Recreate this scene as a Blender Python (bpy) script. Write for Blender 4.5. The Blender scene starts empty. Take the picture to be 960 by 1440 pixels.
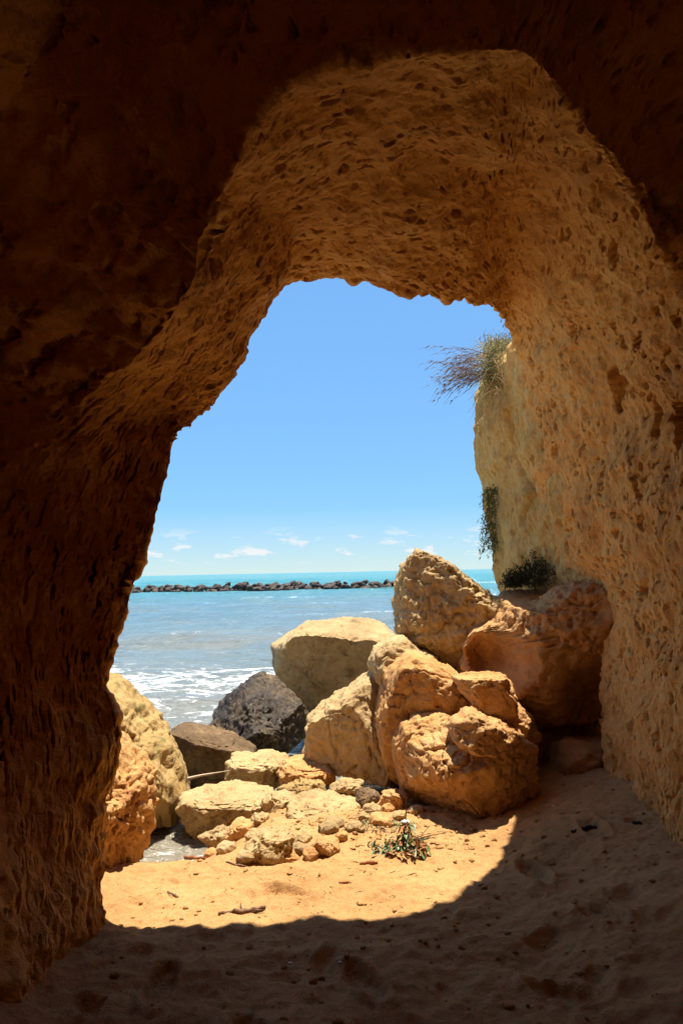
import bpy, math, random
import numpy as np
from mathutils import Vector, Matrix, Euler

random.seed(7)
RNG = np.random.default_rng(11)
SC = bpy.context.scene
COL = SC.collection
R = math.radians

# ------------------------------------------------------------------ camera
CAM_H = 1.5
FPX = 1000.0                      # focal length in pixels of the 960 x 1440 photograph
PITCH = math.atan(84 / FPX)
ROLL = R(-1.15)
SEA_Z = -0.25
cam_d = bpy.data.cameras.new('camera')
cam_d.sensor_fit = 'VERTICAL'
cam_d.sensor_height = 24.0
cam_d.lens = 24.0 * FPX / 1440.0
cam_d.clip_start = 0.05
cam_d.clip_end = 20000
cam = bpy.data.objects.new('camera', cam_d)
COL.objects.link(cam)
CAM_ROT = Matrix.Rotation(R(90) + PITCH, 3, 'X') @ Matrix.Rotation(ROLL, 3, 'Z')
cam.rotation_euler = CAM_ROT.to_euler()
cam.location = (0, 0, CAM_H)
SC.camera = cam
_R = np.array(CAM_ROT)

def P(x, y, D):
    """world point at world depth Y = D along the sight line of photo pixel (x, y)"""
    d = _R @ np.array([(x - 480) / FPX, -(y - 720) / FPX, -1.0])
    return np.array([0, 0, CAM_H]) + d * (D / d[1])

# ------------------------------------------------------------------ sun, sky, exposure
SUN_A, SUN_B = -0.075, -0.235     # shadow shift per metre of height, in x and y
to_sun = Vector((-SUN_A, -SUN_B, 1)).normalized()
SUN_EL = math.asin(to_sun.z)
SUN_AZ = math.atan2(to_sun.x, to_sun.y)
sun_d = bpy.data.lights.new('sun', 'SUN')
sun_d.energy = 4.7
sun_d.angle = R(0.53)
sun_d.color = (1.0, 0.92, 0.80)
sun = bpy.data.objects.new('sun', sun_d)
sun.rotation_euler = to_sun.to_track_quat('Z', 'Y').to_euler()
sun.location = (0, 8, 20)
COL.objects.link(sun)

world = bpy.data.worlds.new('World')
SC.world = world
world.use_nodes = True
wn, wl = world.node_tree.nodes, world.node_tree.links
wn.clear()
w_out = wn.new('ShaderNodeOutputWorld')
w_bg = wn.new('ShaderNodeBackground')
w_sky = wn.new('ShaderNodeTexSky')
w_sky.sky_type = 'NISHITA'
w_sky.sun_disc = False
w_sky.sun_elevation = SUN_EL
w_sky.sun_rotation = SUN_AZ
w_sky.altitude = 0
w_sky.air_density = 0.5
w_sky.dust_density = 0.0
w_sky.ozone_density = 3.0
w_bg.inputs['Strength'].default_value = 0.093
wl.new(w_bg.outputs[0], w_out.inputs['Surface'])
# small cumulus low over the horizon, all the way round
w_tc = wn.new('ShaderNodeTexCoord')
w_sep = wn.new('ShaderNodeSeparateXYZ')
wl.new(w_tc.outputs['Generated'], w_sep.inputs[0])
w_at = wn.new('ShaderNodeMath'); w_at.operation = 'ARCTAN2'
wl.new(w_sep.outputs['X'], w_at.inputs[0]); wl.new(w_sep.outputs['Y'], w_at.inputs[1])
w_cmb = wn.new('ShaderNodeCombineXYZ')
w_mx = wn.new('ShaderNodeMath'); w_mx.operation = 'MULTIPLY'; w_mx.inputs[1].default_value = 19.0
w_mz = wn.new('ShaderNodeMath'); w_mz.operation = 'MULTIPLY'; w_mz.inputs[1].default_value = 58.0
wl.new(w_at.outputs[0], w_mx.inputs[0]); wl.new(w_sep.outputs['Z'], w_mz.inputs[0])
wl.new(w_mx.outputs[0], w_cmb.inputs['X']); wl.new(w_mz.outputs[0], w_cmb.inputs['Y'])
w_no = wn.new('ShaderNodeTexNoise'); w_no.inputs['Scale'].default_value = 1.0
w_no.inputs['Detail'].default_value = 9; w_no.inputs['Roughness'].default_value = 0.6
wl.new(w_cmb.outputs[0], w_no.inputs['Vector'])
w_band = wn.new('ShaderNodeValToRGB')
be = w_band.color_ramp.elements
be[0].position = 0.006; be[0].color = (0.25, 0.25, 0.25, 1)
be[1].position = 0.07; be[1].color = (0, 0, 0, 1)
e = be.new(0.028); e.color = (1, 1, 1, 1)
e = be.new(0.045); e.color = (0.75, 0.75, 0.75, 1)
wl.new(w_sep.outputs['Z'], w_band.inputs[0])
w_cr = wn.new('ShaderNodeMapRange'); w_cr.inputs['From Min'].default_value = 0.51; w_cr.inputs['From Max'].default_value = 0.60
w_cr.clamp = True
wl.new(w_no.outputs['Fac'], w_cr.inputs['Value'])
w_mm = wn.new('ShaderNodeMath'); w_mm.operation = 'MULTIPLY'
wl.new(w_cr.outputs[0], w_mm.inputs[0]); wl.new(w_band.outputs['Color'], w_mm.inputs[1])
w_mix = wn.new('ShaderNodeMix'); w_mix.data_type = 'RGBA'
w_fd = wn.new('ShaderNodeMath'); w_fd.operation = 'MULTIPLY'; w_fd.inputs[1].default_value = 0.95
wl.new(w_mm.outputs[0], w_fd.inputs[0])
w_hz = wn.new('ShaderNodeMapRange'); w_hz.inputs['From Min'].default_value = 0.09; w_hz.inputs['From Max'].default_value = 0.0
w_hz.inputs['To Max'].default_value = 0.42; wl.new(w_sep.outputs['Z'], w_hz.inputs['Value'])
w_mxm = wn.new('ShaderNodeMath'); w_mxm.operation = 'MAXIMUM'; wl.new(w_fd.outputs[0], w_mxm.inputs[0]); wl.new(w_hz.outputs[0], w_mxm.inputs[1])
wl.new(w_mxm.outputs[0], w_mix.inputs['Factor'])
# even the sky's brightness out, as a polarised clear sky looks
w_bw = wn.new('ShaderNodeRGBToBW'); wl.new(w_sky.outputs[0], w_bw.inputs[0])
w_dv = wn.new('ShaderNodeMath'); w_dv.operation = 'DIVIDE'; w_dv.inputs[0].default_value = 2.5; wl.new(w_bw.outputs[0], w_dv.inputs[1])
w_pw = wn.new('ShaderNodeMath'); w_pw.operation = 'POWER'; w_pw.inputs[1].default_value = 0.68; wl.new(w_dv.outputs[0], w_pw.inputs[0])
w_vs = wn.new('ShaderNodeVectorMath'); w_vs.operation = 'SCALE'
wl.new(w_sky.outputs[0], w_vs.inputs[0]); wl.new(w_pw.outputs[0], w_vs.inputs['Scale'])
w_ti = wn.new('ShaderNodeVectorMath'); w_ti.operation = 'MULTIPLY'; w_ti.inputs[1].default_value = (0.83, 1.08, 1.04)
wl.new(w_vs.outputs[0], w_ti.inputs[0])
wl.new(w_ti.outputs[0], w_mix.inputs['A'])
w_mix.inputs['B'].default_value = (4.5, 4.6, 4.7, 1)
wl.new(w_mix.outputs['Result'], w_bg.inputs['Color'])

SC.view_settings.view_transform = 'Standard'
SC.view_settings.look = 'None'
SC.view_settings.gamma = 1.0
SC.view_settings.use_curve_mapping = False
SC.view_settings.exposure = 1.14
SC.render.engine = 'CYCLES'
SC.cycles.max_bounces = 14
SC.cycles.diffuse_bounces = 10
SC.cycles.glossy_bounces = 4
SC.cycles.use_denoising = True
SC.cycles.sample_clamp_indirect = 6.0

def rnd(a, b): return random.uniform(a, b)

# ------------------------------------------------------------------ noise in numpy
_perm = RNG.permutation(256).astype(np.int32)
_perm = np.concatenate([_perm, _perm, _perm])
_grad = RNG.normal(size=(256, 3)); _grad /= np.linalg.norm(_grad, axis=1)[:, None]

def perlin(p):
    p = np.asarray(p, dtype=np.float64)
    i = np.floor(p).astype(np.int64); f = p - i
    u = f * f * f * (f * (f * 6 - 15) + 10)
    i &= 255
    out = 0
    for dx in (0, 1):
        wx = u[:, 0] if dx else 1 - u[:, 0]
        hx = _perm[(i[:, 0] + dx) & 255]
        for dy in (0, 1):
            wy = u[:, 1] if dy else 1 - u[:, 1]
            hy = _perm[hx + ((i[:, 1] + dy) & 255)]
            for dz in (0, 1):
                wz = u[:, 2] if dz else 1 - u[:, 2]
                g = _grad[_perm[hy + ((i[:, 2] + dz) & 255)] & 255]
                out = out + wx * wy * wz * (g[:, 0] * (f[:, 0] - dx) + g[:, 1] * (f[:, 1] - dy) + g[:, 2] * (f[:, 2] - dz))
    return out * 1.6

def fbm(p, octaves=4, gain=0.5):
    a, s, amp = 0, 1.0, 1.0
    for k in range(octaves):
        a = a + amp * perlin(p * s + 17.3 * k)
        s *= 2.03; amp *= gain
    return a

def ridged(p, octaves=3):
    a, s, amp = 0, 1.0, 1.0
    for k in range(octaves):
        a = a + amp * (1 - 2 * np.abs(perlin(p * s + 9.1 * k)))
        s *= 2.1; amp *= 0.5
    return a

_h2 = RNG.random((4096, 3))
def pits2(s, t, keep=0.6, rmin=0.18, rmax=0.42):
    """cellular pits over a 2-D parameter space: 0 outside, up to 1 at a pit's bottom"""
    i = np.floor(s).astype(np.int64); j = np.floor(t).astype(np.int64)
    best = np.zeros_like(s)
    for di in (-1, 0, 1):
        for dj in (-1, 0, 1):
            ci, cj = i + di, j + dj
            h = ((ci * 73856093) ^ (cj * 19349663)) & 4095
            r = _h2[h]
            h2 = (h * 31 + 977) & 4095
            rad = np.where(r[:, 2] < keep, rmin + (rmax - rmin) * _h2[h2, 0] ** 2, 1e-6)
            d = np.hypot(s - (ci + r[:, 0]), t - (cj + r[:, 1])) / rad
            best = np.maximum(best, np.clip(1 - d * d, 0, 1) * (0.5 + 0.5 * _h2[h2, 1]))
    return best

def cells3(p):
    """F1 and F2 of a 3-D cellular noise"""
    i = np.floor(p).astype(np.int64)
    f1 = np.full(len(p), 9.0); f2 = np.full(len(p), 9.0)
    for dx in (-1, 0, 1):
        for dy in (-1, 0, 1):
            for dz in (-1, 0, 1):
                c = i + np.array([dx, dy, dz])
                h = ((c[:, 0] * 73856093) ^ (c[:, 1] * 19349663) ^ (c[:, 2] * 83492791)) & 4095
                d = np.linalg.norm(p - (c + _h2[h]), axis=1)
                m = d < f1
                f2 = np.where(m, f1, np.minimum(f2, d)); f1 = np.where(m, d, f1)
    return f1, f2

def sstep(a, b, x):
    t = np.clip((x - a) / (b - a), 0, 1)
    return t * t * (3 - 2 * t)

# ------------------------------------------------------------------ mesh helpers
def mesh_from(name, verts, faces, mat, smooth=True):
    me = bpy.data.meshes.new(name)
    verts = np.asarray(verts, dtype=np.float32)
    faces = np.asarray(faces, dtype=np.int32)
    k = faces.shape[1]
    me.vertices.add(len(verts)); me.vertices.foreach_set('co', verts.ravel())
    me.loops.add(faces.size); me.loops.foreach_set('vertex_index', faces.ravel())
    me.polygons.add(len(faces))
    me.polygons.foreach_set('loop_start', np.arange(0, faces.size, k, dtype=np.int32))
    me.polygons.foreach_set('loop_total', np.full(len(faces), k, dtype=np.int32))
    me.update(calc_edges=True)
    if smooth:
        me.polygons.foreach_set('use_smooth', np.ones(len(faces), dtype=bool))
    me.materials.append(mat)
    return me

def link(name, me, parent=None, loc=None, label=None, cat=None, group=None, kind=None):
    o = bpy.data.objects.new(name, me)
    COL.objects.link(o)
    if loc is not None:
        o.location = loc
    if parent is not None:
        o.parent = parent
    if label: o['label'] = label
    if cat: o['category'] = cat
    if group: o['group'] = group
    if kind: o['kind'] = kind
    return o

def grid_faces(nr, nc):
    a = np.arange(nr * nc).reshape(nr, nc)
    return np.stack([a[:-1, :-1], a[:-1, 1:], a[1:, 1:], a[1:, :-1]], -1).reshape(-1, 4)

def grid_normals(V):
    du = np.gradient(V, axis=0); dv = np.gradient(V, axis=1)
    n = np.cross(du, dv)
    return n / (np.linalg.norm(n, axis=2, keepdims=True) + 1e-9)

# ------------------------------------------------------------------ materials
def new_mat(name):
    m = bpy.data.materials.new(name)
    m.use_nodes = True
    n = m.node_tree.nodes
    return m, n, m.node_tree.links, n['Principled BSDF']

def nd(n, kind, **kw):
    o = n.new(kind)
    for k, v in kw.items():
        if k in o.inputs:
            o.inputs[k].default_value = v
        else:
            setattr(o, k, v)
    return o

def ramp(n, stops):
    r = n.new('ShaderNodeValToRGB')
    el = r.color_ramp.elements
    while len(el) < len(stops):
        el.new(0.5)
    for q, (p, c) in zip(el, stops):
        q.position = p; q.color = (*c, 1)
    return r

def rock_mat(name, cols, scale=2.0, bump=0.35, rough=0.92, stain=None, stain_at=0.6, fine=60.0, spec=0.2, wet=None):
    m, n, l, b = new_mat(name)
    geo = n.new('ShaderNodeNewGeometry')
    n1 = nd(n, 'ShaderNodeTexNoise', Scale=scale, Detail=8, Roughness=0.62)
    n2 = nd(n, 'ShaderNodeTexNoise', Scale=scale * 9, Detail=6, Roughness=0.65)
    l.new(geo.outputs['Position'], n1.inputs['Vector']); l.new(geo.outputs['Position'], n2.inputs['Vector'])
    mx = nd(n, 'ShaderNodeMath', operation='MULTIPLY_ADD'); mx.inputs[1].default_value = 0.4
    ad = nd(n, 'ShaderNodeMath', operation='MULTIPLY'); ad.inputs[1].default_value = 0.6
    l.new(n1.outputs['Fac'], ad.inputs[0]); l.new(n2.outputs['Fac'], mx.inputs[0]); l.new(ad.outputs[0], mx.inputs[2])
    cr = ramp(n, [(0.36, cols[0]), (0.5, cols[1]), (0.64, cols[2])])
    l.new(mx.outputs[0], cr.inputs[0])
    col = cr.outputs[0]
    if stain is not None:
        n3 = nd(n, 'ShaderNodeTexNoise', Scale=scale * 1.7, Detail=7, Roughness=0.7)
        l.new(geo.outputs['Position'], n3.inputs['Vector'])
        mr = nd(n, 'ShaderNodeMapRange'); mr.inputs['From Min'].default_value = stain_at; mr.inputs['From Max'].default_value = stain_at + 0.12
        l.new(n3.outputs['Fac'], mr.inputs['Value'])
        mi = nd(n, 'ShaderNodeMix', data_type='RGBA')
        l.new(mr.outputs[0], mi.inputs['Factor']); l.new(col, mi.inputs['A']); mi.inputs['B'].default_value = (*stain, 1)
        col = mi.outputs['Result']
    l.new(col, b.inputs['Base Color'])
    b.inputs['Roughness'].default_value = rough
    b.inputs['Specular IOR Level'].default_value = spec
    if wet is not None:
        rr = nd(n, 'ShaderNodeMapRange'); rr.inputs['From Min'].default_value = 0.4; rr.inputs['From Max'].default_value = 0.6
        rr.inputs['To Min'].default_value = wet[0]; rr.inputs['To Max'].default_value = wet[1]
        l.new(n1.outputs['Fac'], rr.inputs['Value']); l.new(rr.outputs[0], b.inputs['Roughness'])
    n4 = nd(n, 'ShaderNodeTexNoise', Scale=fine, Detail=5, Roughness=0.7)
    l.new(geo.outputs['Position'], n4.inputs['Vector'])
    bm = nd(n, 'ShaderNodeBump', Strength=bump, Distance=0.02)
    l.new(n4.outputs['Fac'], bm.inputs['Height'])
    bm2 = nd(n, 'ShaderNodeBump', Strength=bump, Distance=0.06)
    l.new(n2.outputs['Fac'], bm2.inputs['Height']); l.new(bm.outputs[0], bm2.inputs['Normal'])
    l.new(bm2.outputs[0], b.inputs['Normal'])
    return m

M_CAVE = rock_mat('cave_sandstone', [(0.52, 0.25, 0.068), (0.72, 0.38, 0.108), (0.79, 0.46, 0.15)], scale=1.6, bump=0.6,
                  stain=(0.46, 0.25, 0.085), stain_at=0.57, fine=70)
M_CLIFF = rock_mat('cliff_sandstone', [(0.48, 0.28, 0.085), (0.68, 0.44, 0.145), (0.76, 0.54, 0.21)], scale=1.5, bump=0.8, fine=45, stain=(0.38, 0.21, 0.07), stain_at=0.57)
M_GOLD = rock_mat('golden_rock', [(0.36, 0.23, 0.10), (0.50, 0.34, 0.155), (0.60, 0.43, 0.21)], scale=2.2, bump=0.6, fine=50, stain=(0.27, 0.17, 0.07), stain_at=0.57)
M_TAN = rock_mat('tan_rock', [(0.30, 0.20, 0.09), (0.44, 0.30, 0.14), (0.55, 0.40, 0.20)], scale=2.0, bump=0.6, fine=50, stain=(0.20, 0.13, 0.06), stain_at=0.56)
M_ORANGE = rock_mat('orange_rock', [(0.44, 0.21, 0.075), (0.58, 0.31, 0.11), (0.66, 0.41, 0.18)], scale=2.2, bump=0.6, fine=50, stain=(0.34, 0.15, 0.055), stain_at=0.57)
M_RED = rock_mat('red_earth_rock', [(0.38, 0.185, 0.07), (0.52, 0.275, 0.105), (0.60, 0.36, 0.155)], scale=2.0, bump=0.5, fine=50)
M_DARK = rock_mat('dark_wet_rock', [(0.02, 0.013, 0.006), (0.06, 0.038, 0.018), (0.22, 0.15, 0.08)], scale=3.0, bump=0.6, rough=0.4,
                  fine=40, spec=0.35, wet=(0.2, 0.8))
M_BROWN = rock_mat('brown_rock', [(0.09, 0.055, 0.025), (0.16, 0.10, 0.05), (0.30, 0.20, 0.10)], scale=3.0, bump=0.55, fine=45)
M_ALGAE = rock_mat('algae_rock', [(0.30, 0.19, 0.07), (0.44, 0.29, 0.11), (0.54, 0.37, 0.16)], scale=2.4, bump=0.5,
                   stain=(0.19, 0.16, 0.05), stain_at=0.55, fine=50)
M_BREAK = rock_mat('breakwater_stone', [(0.03, 0.022, 0.018), (0.07, 0.05, 0.04), (0.15, 0.11, 0.085)], scale=1.2, bump=0.6, fine=8, rough=0.7)

def sand_mat():
    m, n, l, b = new_mat('sand')
    geo = n.new('ShaderNodeNewGeometry')
    n1 = nd(n, 'ShaderNodeTexNoise', Scale=1.6, Detail=9, Roughness=0.65)
    n2 = nd(n, 'ShaderNodeTexNoise', Scale=28, Detail=6, Roughness=0.75)
    n3 = nd(n, 'ShaderNodeTexNoise', Scale=150, Detail=4, Roughness=0.75)
    for q in (n1, n2, n3):
        l.new(geo.outputs['Position'], q.inputs['Vector'])
    mx = nd(n, 'ShaderNodeMath', operation='MULTIPLY_ADD'); mx.inputs[1].default_value = 0.45
    ad = nd(n, 'ShaderNodeMath', operation='MULTIPLY'); ad.inputs[1].default_value = 0.55
    l.new(n1.outputs['Fac'], ad.inputs[0]); l.new(n2.outputs['Fac'], mx.inputs[0]); l.new(ad.outputs[0], mx.inputs[2])
    cr = ramp(n, [(0.34, (0.40, 0.21, 0.08)), (0.5, (0.585, 0.325, 0.125)), (0.66, (0.67, 0.41, 0.175))])
    l.new(mx.outputs[0], cr.inputs[0])
    spk = nd(n, 'ShaderNodeMapRange'); spk.inputs['From Min'].default_value = 0.56; spk.inputs['From Max'].default_value = 0.66; spk.inputs['To Max'].default_value = 0.55
    l.new(n3.outputs['Fac'], spk.inputs['Value'])
    msp = nd(n, 'ShaderNodeMix', data_type='RGBA'); l.new(spk.outputs[0], msp.inputs['Factor']); l.new(cr.outputs[0], msp.inputs['A']); msp.inputs['B'].default_value = (0.26, 0.15, 0.06, 1)
    # wet below the swash line
    sp = n.new('ShaderNodeSeparateXYZ'); l.new(geo.outputs['Position'], sp.inputs[0])
    wz = nd(n, 'ShaderNodeMapRange'); wz.inputs['From Min'].default_value = SEA_Z + 0.12; wz.inputs['From Max'].default_value = SEA_Z + 0.03
    l.new(sp.outputs['Z'], wz.inputs['Value'])
    mi = nd(n, 'ShaderNodeMix', data_type='RGBA')
    l.new(wz.outputs[0], mi.inputs['Factor']); l.new(msp.outputs['Result'], mi.inputs['A']); mi.inputs['B'].default_value = (0.33, 0.22, 0.10, 1)
    l.new(mi.outputs['Result'], b.inputs['Base Color'])
    b.inputs['Roughness'].default_value = 0.95
    b.inputs['Specular IOR Level'].default_value = 0.15
    b1 = nd(n, 'ShaderNodeBump', Strength=0.7, Distance=0.008); l.new(n3.outputs['Fac'], b1.inputs['Height'])
    b2 = nd(n, 'ShaderNodeBump', Strength=0.75, Distance=0.035); l.new(n2.outputs['Fac'], b2.inputs['Height']); l.new(b1.outputs[0], b2.inputs['Normal'])
    l.new(b2.outputs[0], b.inputs['Normal'])
    return m
M_SAND = sand_mat()

def plain_mat(name, c1, c2, scale=20, rough=0.8, spec=0.3, trans=0.0):
    m, n, l, b = new_mat(name)
    geo = n.new('ShaderNodeNewGeometry')
    n1 = nd(n, 'ShaderNodeTexNoise', Scale=scale, Detail=4)
    l.new(geo.outputs['Position'], n1.inputs['Vector'])
    cr = ramp(n, [(0.38, c1), (0.62, c2)])
    l.new(n1.outputs['Fac'], cr.inputs[0]); l.new(cr.outputs[0], b.inputs['Base Color'])
    b.inputs['Roughness'].default_value = rough
    b.inputs['Specular IOR Level'].default_value = spec
    return m
M_WOOD = plain_mat('driftwood', (0.10, 0.05, 0.025), (0.24, 0.13, 0.07), 40)
M_POLE = plain_mat('bleached_wood', (0.35, 0.24, 0.14), (0.5, 0.38, 0.25), 30)
M_REDWOOD = plain_mat('bark', (0.22, 0.07, 0.025), (0.36, 0.14, 0.05), 40)
M_LEAF = plain_mat('green_leaf', (0.05, 0.09, 0.025), (0.19, 0.24, 0.09), 60, 0.45, 0.5)
M_LEAFDRY = plain_mat('dry_leaf', (0.28, 0.07, 0.02), (0.45, 0.18, 0.06), 60)
M_SHRUB = plain_mat('shrub_leaf', (0.018, 0.026, 0.008), (0.06, 0.072, 0.024), 25, 0.7)
M_GRASSG = plain_mat('grass_green', (0.07, 0.11, 0.025), (0.20, 0.23, 0.07), 12)
M_GRASSD = plain_mat('grass_dry', (0.30, 0.20, 0.08), (0.50, 0.37, 0.17), 12)
M_STEM = plain_mat('dark_stem', (0.06, 0.034, 0.018), (0.15, 0.085, 0.045), 20)
M_WHITE = plain_mat('white_shell', (0.6, 0.56, 0.48), (0.8, 0.77, 0.7), 30)
M_BLACK = plain_mat('charred_wood', (0.012, 0.011, 0.01), (0.04, 0.035, 0.03), 30)

# ------------------------------------------------------------------ the cave: one continuous rock shell lofted through rings
M_PTS = [  # mouth lip: photo pixel and depth, from the left foot over the arch to the right foot
    (140, 1420, 3.15), (146, 1275, 3.2), (146, 1200, 3.3), (152, 1120, 3.36), (166, 1045, 3.42), (160, 1005, 3.45), (150, 965, 3.5), (160, 905, 3.54),
    (181, 850, 3.56), (204, 775, 3.6), (222, 720, 3.62), (240, 650, 3.66), (250, 612, 3.7), (300, 570, 3.74), (330, 525, 3.78), (352, 470, 3.82),
    (378, 430, 3.86), (405, 405, 3.9), (450, 396, 3.94), (500, 396, 3.92), (550, 408, 3.88), (620, 416, 4.0), (690, 432, 4.55), (712, 452, 5.08),
    (728, 490, 5.4), (738, 560, 5.65), (748, 660, 5.8), (768, 750, 5.8), (800, 812, 5.55), (838, 850, 5.2), (848, 930, 5.0), (850, 1020, 4.85), (853, 1095, 4.7), (860, 1230, 4.65)]
Mw = np.array([P(*q) for q in M_PTS])
cl = np.concatenate([[0], np.cumsum(np.linalg.norm(np.diff(Mw, axis=0), axis=1))])
TM = cl / cl[-1]
PERIM = cl[-1]

def tcurve(ts, pts, tq):
    """smooth curve through pts at parameters ts (Catmull-Rom), sampled at tq"""
    ts = np.asarray(ts, float); pts = np.asarray(pts, float)
    m = np.gradient(pts, ts, axis=0)
    k = np.clip(np.searchsorted(ts, tq) - 1, 0, len(ts) - 2)
    h = (ts[k + 1] - ts[k]); u = ((tq - ts[k]) / h)[:, None]; h = h[:, None]
    return ((2 * u**3 - 3 * u**2 + 1) * pts[k] + (u**3 - 2 * u**2 + u) * h * m[k] * 0.85
            + (-2 * u**3 + 3 * u**2) * pts[k + 1] + (u**3 - u**2) * h * m[k + 1] * 0.85)

NC = 1380
tq = np.linspace(0, 1, NC)
ringM = tcurve(TM, Mw, tq)
def ring(items):
    return tcurve([TM[i] for i, _ in items], [p for _, p in items], tq)
px = lambda i, x, y, D: (i, P(x, y, D))
ringE = ring([px(0, 0, 1560, 2.5), px(1, 40, 1370, 2.65), px(3, 20, 1150, 2.95), px(5, -5, 1000, 3.2), px(7, -20, 850, 3.38), px(10, 0, 690, 3.5), px(12, 90, 580, 3.42),
              px(13, 205, 490, 3.1), px(14, 275, 390, 2.7), px(15, 310, 280, 2.5), px(16, 345, 195, 2.4), px(17, 388, 128, 2.32), px(18, 450, 92, 2.26),
              px(20, 600, 74, 2.22), px(21, 700, 70, 2.26), px(22, 760, 92, 2.35), px(23, 822, 175, 2.5), px(24, 880, 260, 2.72), px(25, 935, 370, 2.95),
              px(26, 968, 520, 3.2), px(28, 978, 800, 3.35), px(30, 972, 950, 3.45), px(32, 962, 1175, 3.5), px(33, 962, 1320, 3.5)])
XZ = lambda i, x, y, z: (i, np.array([x, y, z]))
ringC = ring([XZ(0, -1.5, 1.3, -0.5), XZ(1, -1.45, 1.3, 0.0), XZ(5, -1.8, 1.35, 1.0), XZ(10, -1.8, 1.3, 2.0), XZ(14, -1.5, 1.3, 2.9), XZ(16, -0.95, 1.3, 3.4),
              XZ(19, -0.1, 1.35, 3.65), XZ(21, 0.7, 1.35, 3.65), XZ(23, 1.5, 1.35, 3.2), XZ(25, 1.85, 1.4, 2.6), XZ(28, 1.9, 1.5, 1.6), XZ(32, 1.85, 1.6, 0.1), XZ(33, 1.85, 1.6, -0.5)])
def shifted(r, y, sx=1.0, sz=1.0):
    q = r.copy(); q[:, 0] = (q[:, 0] - 0.2) * sx + 0.2; q[:, 2] = np.where(q[:, 2] > 0, q[:, 2] * sz, q[:, 2]); q[:, 1] = y
    return q
ringB = shifted(ringC, -3.5, 1.15, 1.0)
ringA = shifted(ringC, -9.5, 0.9, 0.9)
ringZ = shifted(ringC, -10.2, 0.02, 0.3)
ctr = np.array([0.15, 0, 1.6])
out = ringM - ctr; out[:, 1] = 0; out /= np.linalg.norm(out, axis=1)[:, None]
right = sstep(TM[21], TM[24], tq)[:, None]
low_left = (1 - sstep(TM[7], TM[14], tq))[:, None]
ringO1 = ringM + out * 0.22 + np.array([0, 0.05, 0])
ringO2 = ringM + out * 0.9 + np.array([0, -0.15, 0]) + right * np.array([0.6, 0.2, 0]) + low_left * np.array([-0.3, 0.1, 0])
ringO3 = ringM + out * np.array([4.5, 1, 3.2]) + np.array([0, -1.3, 0]) + right * np.array([2.0, 0.6, 0])
wE = (sstep(TM[9], TM[11], tq) * (1 - sstep(TM[24], TM[26], tq)))[:, None]
outE = ringE - np.array([0.15, 0, 1.5]); outE[:, 1] = 0; outE /= np.linalg.norm(outE, axis=1)[:, None]
ringD = ringE + wE * (outE * 1.15 + np.array([0, -0.06, 0])) + (1 - wE) * (ringC - ringE) * 0.45
mid1 = ringE * 0.5 + ringM * 0.5
bul = np.sin(np.clip((tq - TM[12]) / (TM[26] - TM[12]), 0, 1) * math.pi)[:, None]
mid1 = mid1 + bul * np.array([0, 0, 0.07])
stack = [(ringZ, 2), (ringA, 6), (ringB, 14), (ringC, 22), (ringD, 52), (ringE, 150), (mid1, 150), (ringM, 20), (ringO1, 12), (ringO2, 12), (ringO3, 0)]
rows = []
for (ra, k), (rb, _) in zip(stack[:-1], stack[1:]):
    for q in range(k):
        rows.append(ra + (rb - ra) * (q / k))
rows.append(stack[-1][0])
CV = np.array(rows)
NR = len(CV)
i_E = 2 + 6 + 14 + 22 + 52; i_M = i_E + 300
# soften creases along the tunnel
def smooth_rows(V, n):
    W = V.copy()
    for _ in range(n):
        W[1:-1] = 0.25 * W[:-2] + 0.5 * W[1:-1] + 0.25 * W[2:]
    return W
CV = smooth_rows(CV, 6)
N = grid_normals(CV)
c_in = np.array([0.2, 1.5, 1.4])
mid_row = CV[i_E]
if np.mean(np.sum(N[i_E] * (c_in - mid_row), axis=1)) < 0:
    N = -N
rowlen = np.concatenate([[0], np.cumsum(np.linalg.norm(np.diff(CV[:, NC // 2], axis=0), axis=1))])
S = np.repeat(rowlen[:, None], NC, 1).ravel()
T = np.repeat((tq * PERIM)[None, :], NR, 0).ravel()
W3 = CV.reshape(-1, 3)
warp = np.stack([fbm(W3 * 3.0 + 5, 2), fbm(W3 * 3.0 + 55, 2)], 1) * 0.035
s_, t_ = S + warp[:, 0], T + warp[:, 1]
z0 = np.zeros_like(s_)
near_lip = np.exp(-((np.arange(NR) - i_M) / 45.0) ** 2)
near_lip = np.repeat(near_lip[:, None], NC, 1).ravel()
tt = T / PERIM
wall_r = sstep(TM[23], TM[26], tt)
wall_l = 1 - sstep(TM[11], TM[15], tt)
lumps = fbm(W3 * 1.5, 3) * 0.085 * (1 - 0.75 * near_lip) + fbm(W3 * 5.0 + 3, 3) * 0.022
wallw = np.maximum(wall_r, wall_l)
vert = W3 * np.array([13, 13, 13.0]); vert[:, 2] *= 1 - 0.55 * wallw
grooves = fbm(vert, 3, 0.55) * (0.005 + 0.008 * wallw)
grain = fbm(W3 * 30 + 3, 3, 0.6) * 0.0028
chips = np.clip(ridged(W3 * 7 + 13, 3) - 0.7, 0, 1) * 0.012
def sharp(p): return np.clip(p * 1.9, 0, 1) ** 0.7
patch = np.clip(0.75 + 1.2 * fbm(W3 * 2.3 + 31, 3), 0.2, 1.25)
j1, j2 = 0.3 * fbm(W3 * 24, 2), 0.3 * fbm(W3 * 24 + 9, 2)
p_tiny = sharp(pits2(s_ * 30 + j1, t_ * 20 + j2, 0.3, 0.16, 0.34))
p_small = sharp(pits2(s_ * 17 + 4.2 + j1, t_ * 11 + j2, 0.5, 0.12, 0.34))
p_mid = sharp(pits2(s_ * 9 + 7.7 + j1, t_ * 4.4 + 3.1 + j2, 0.42, 0.07, 0.34))
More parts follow.
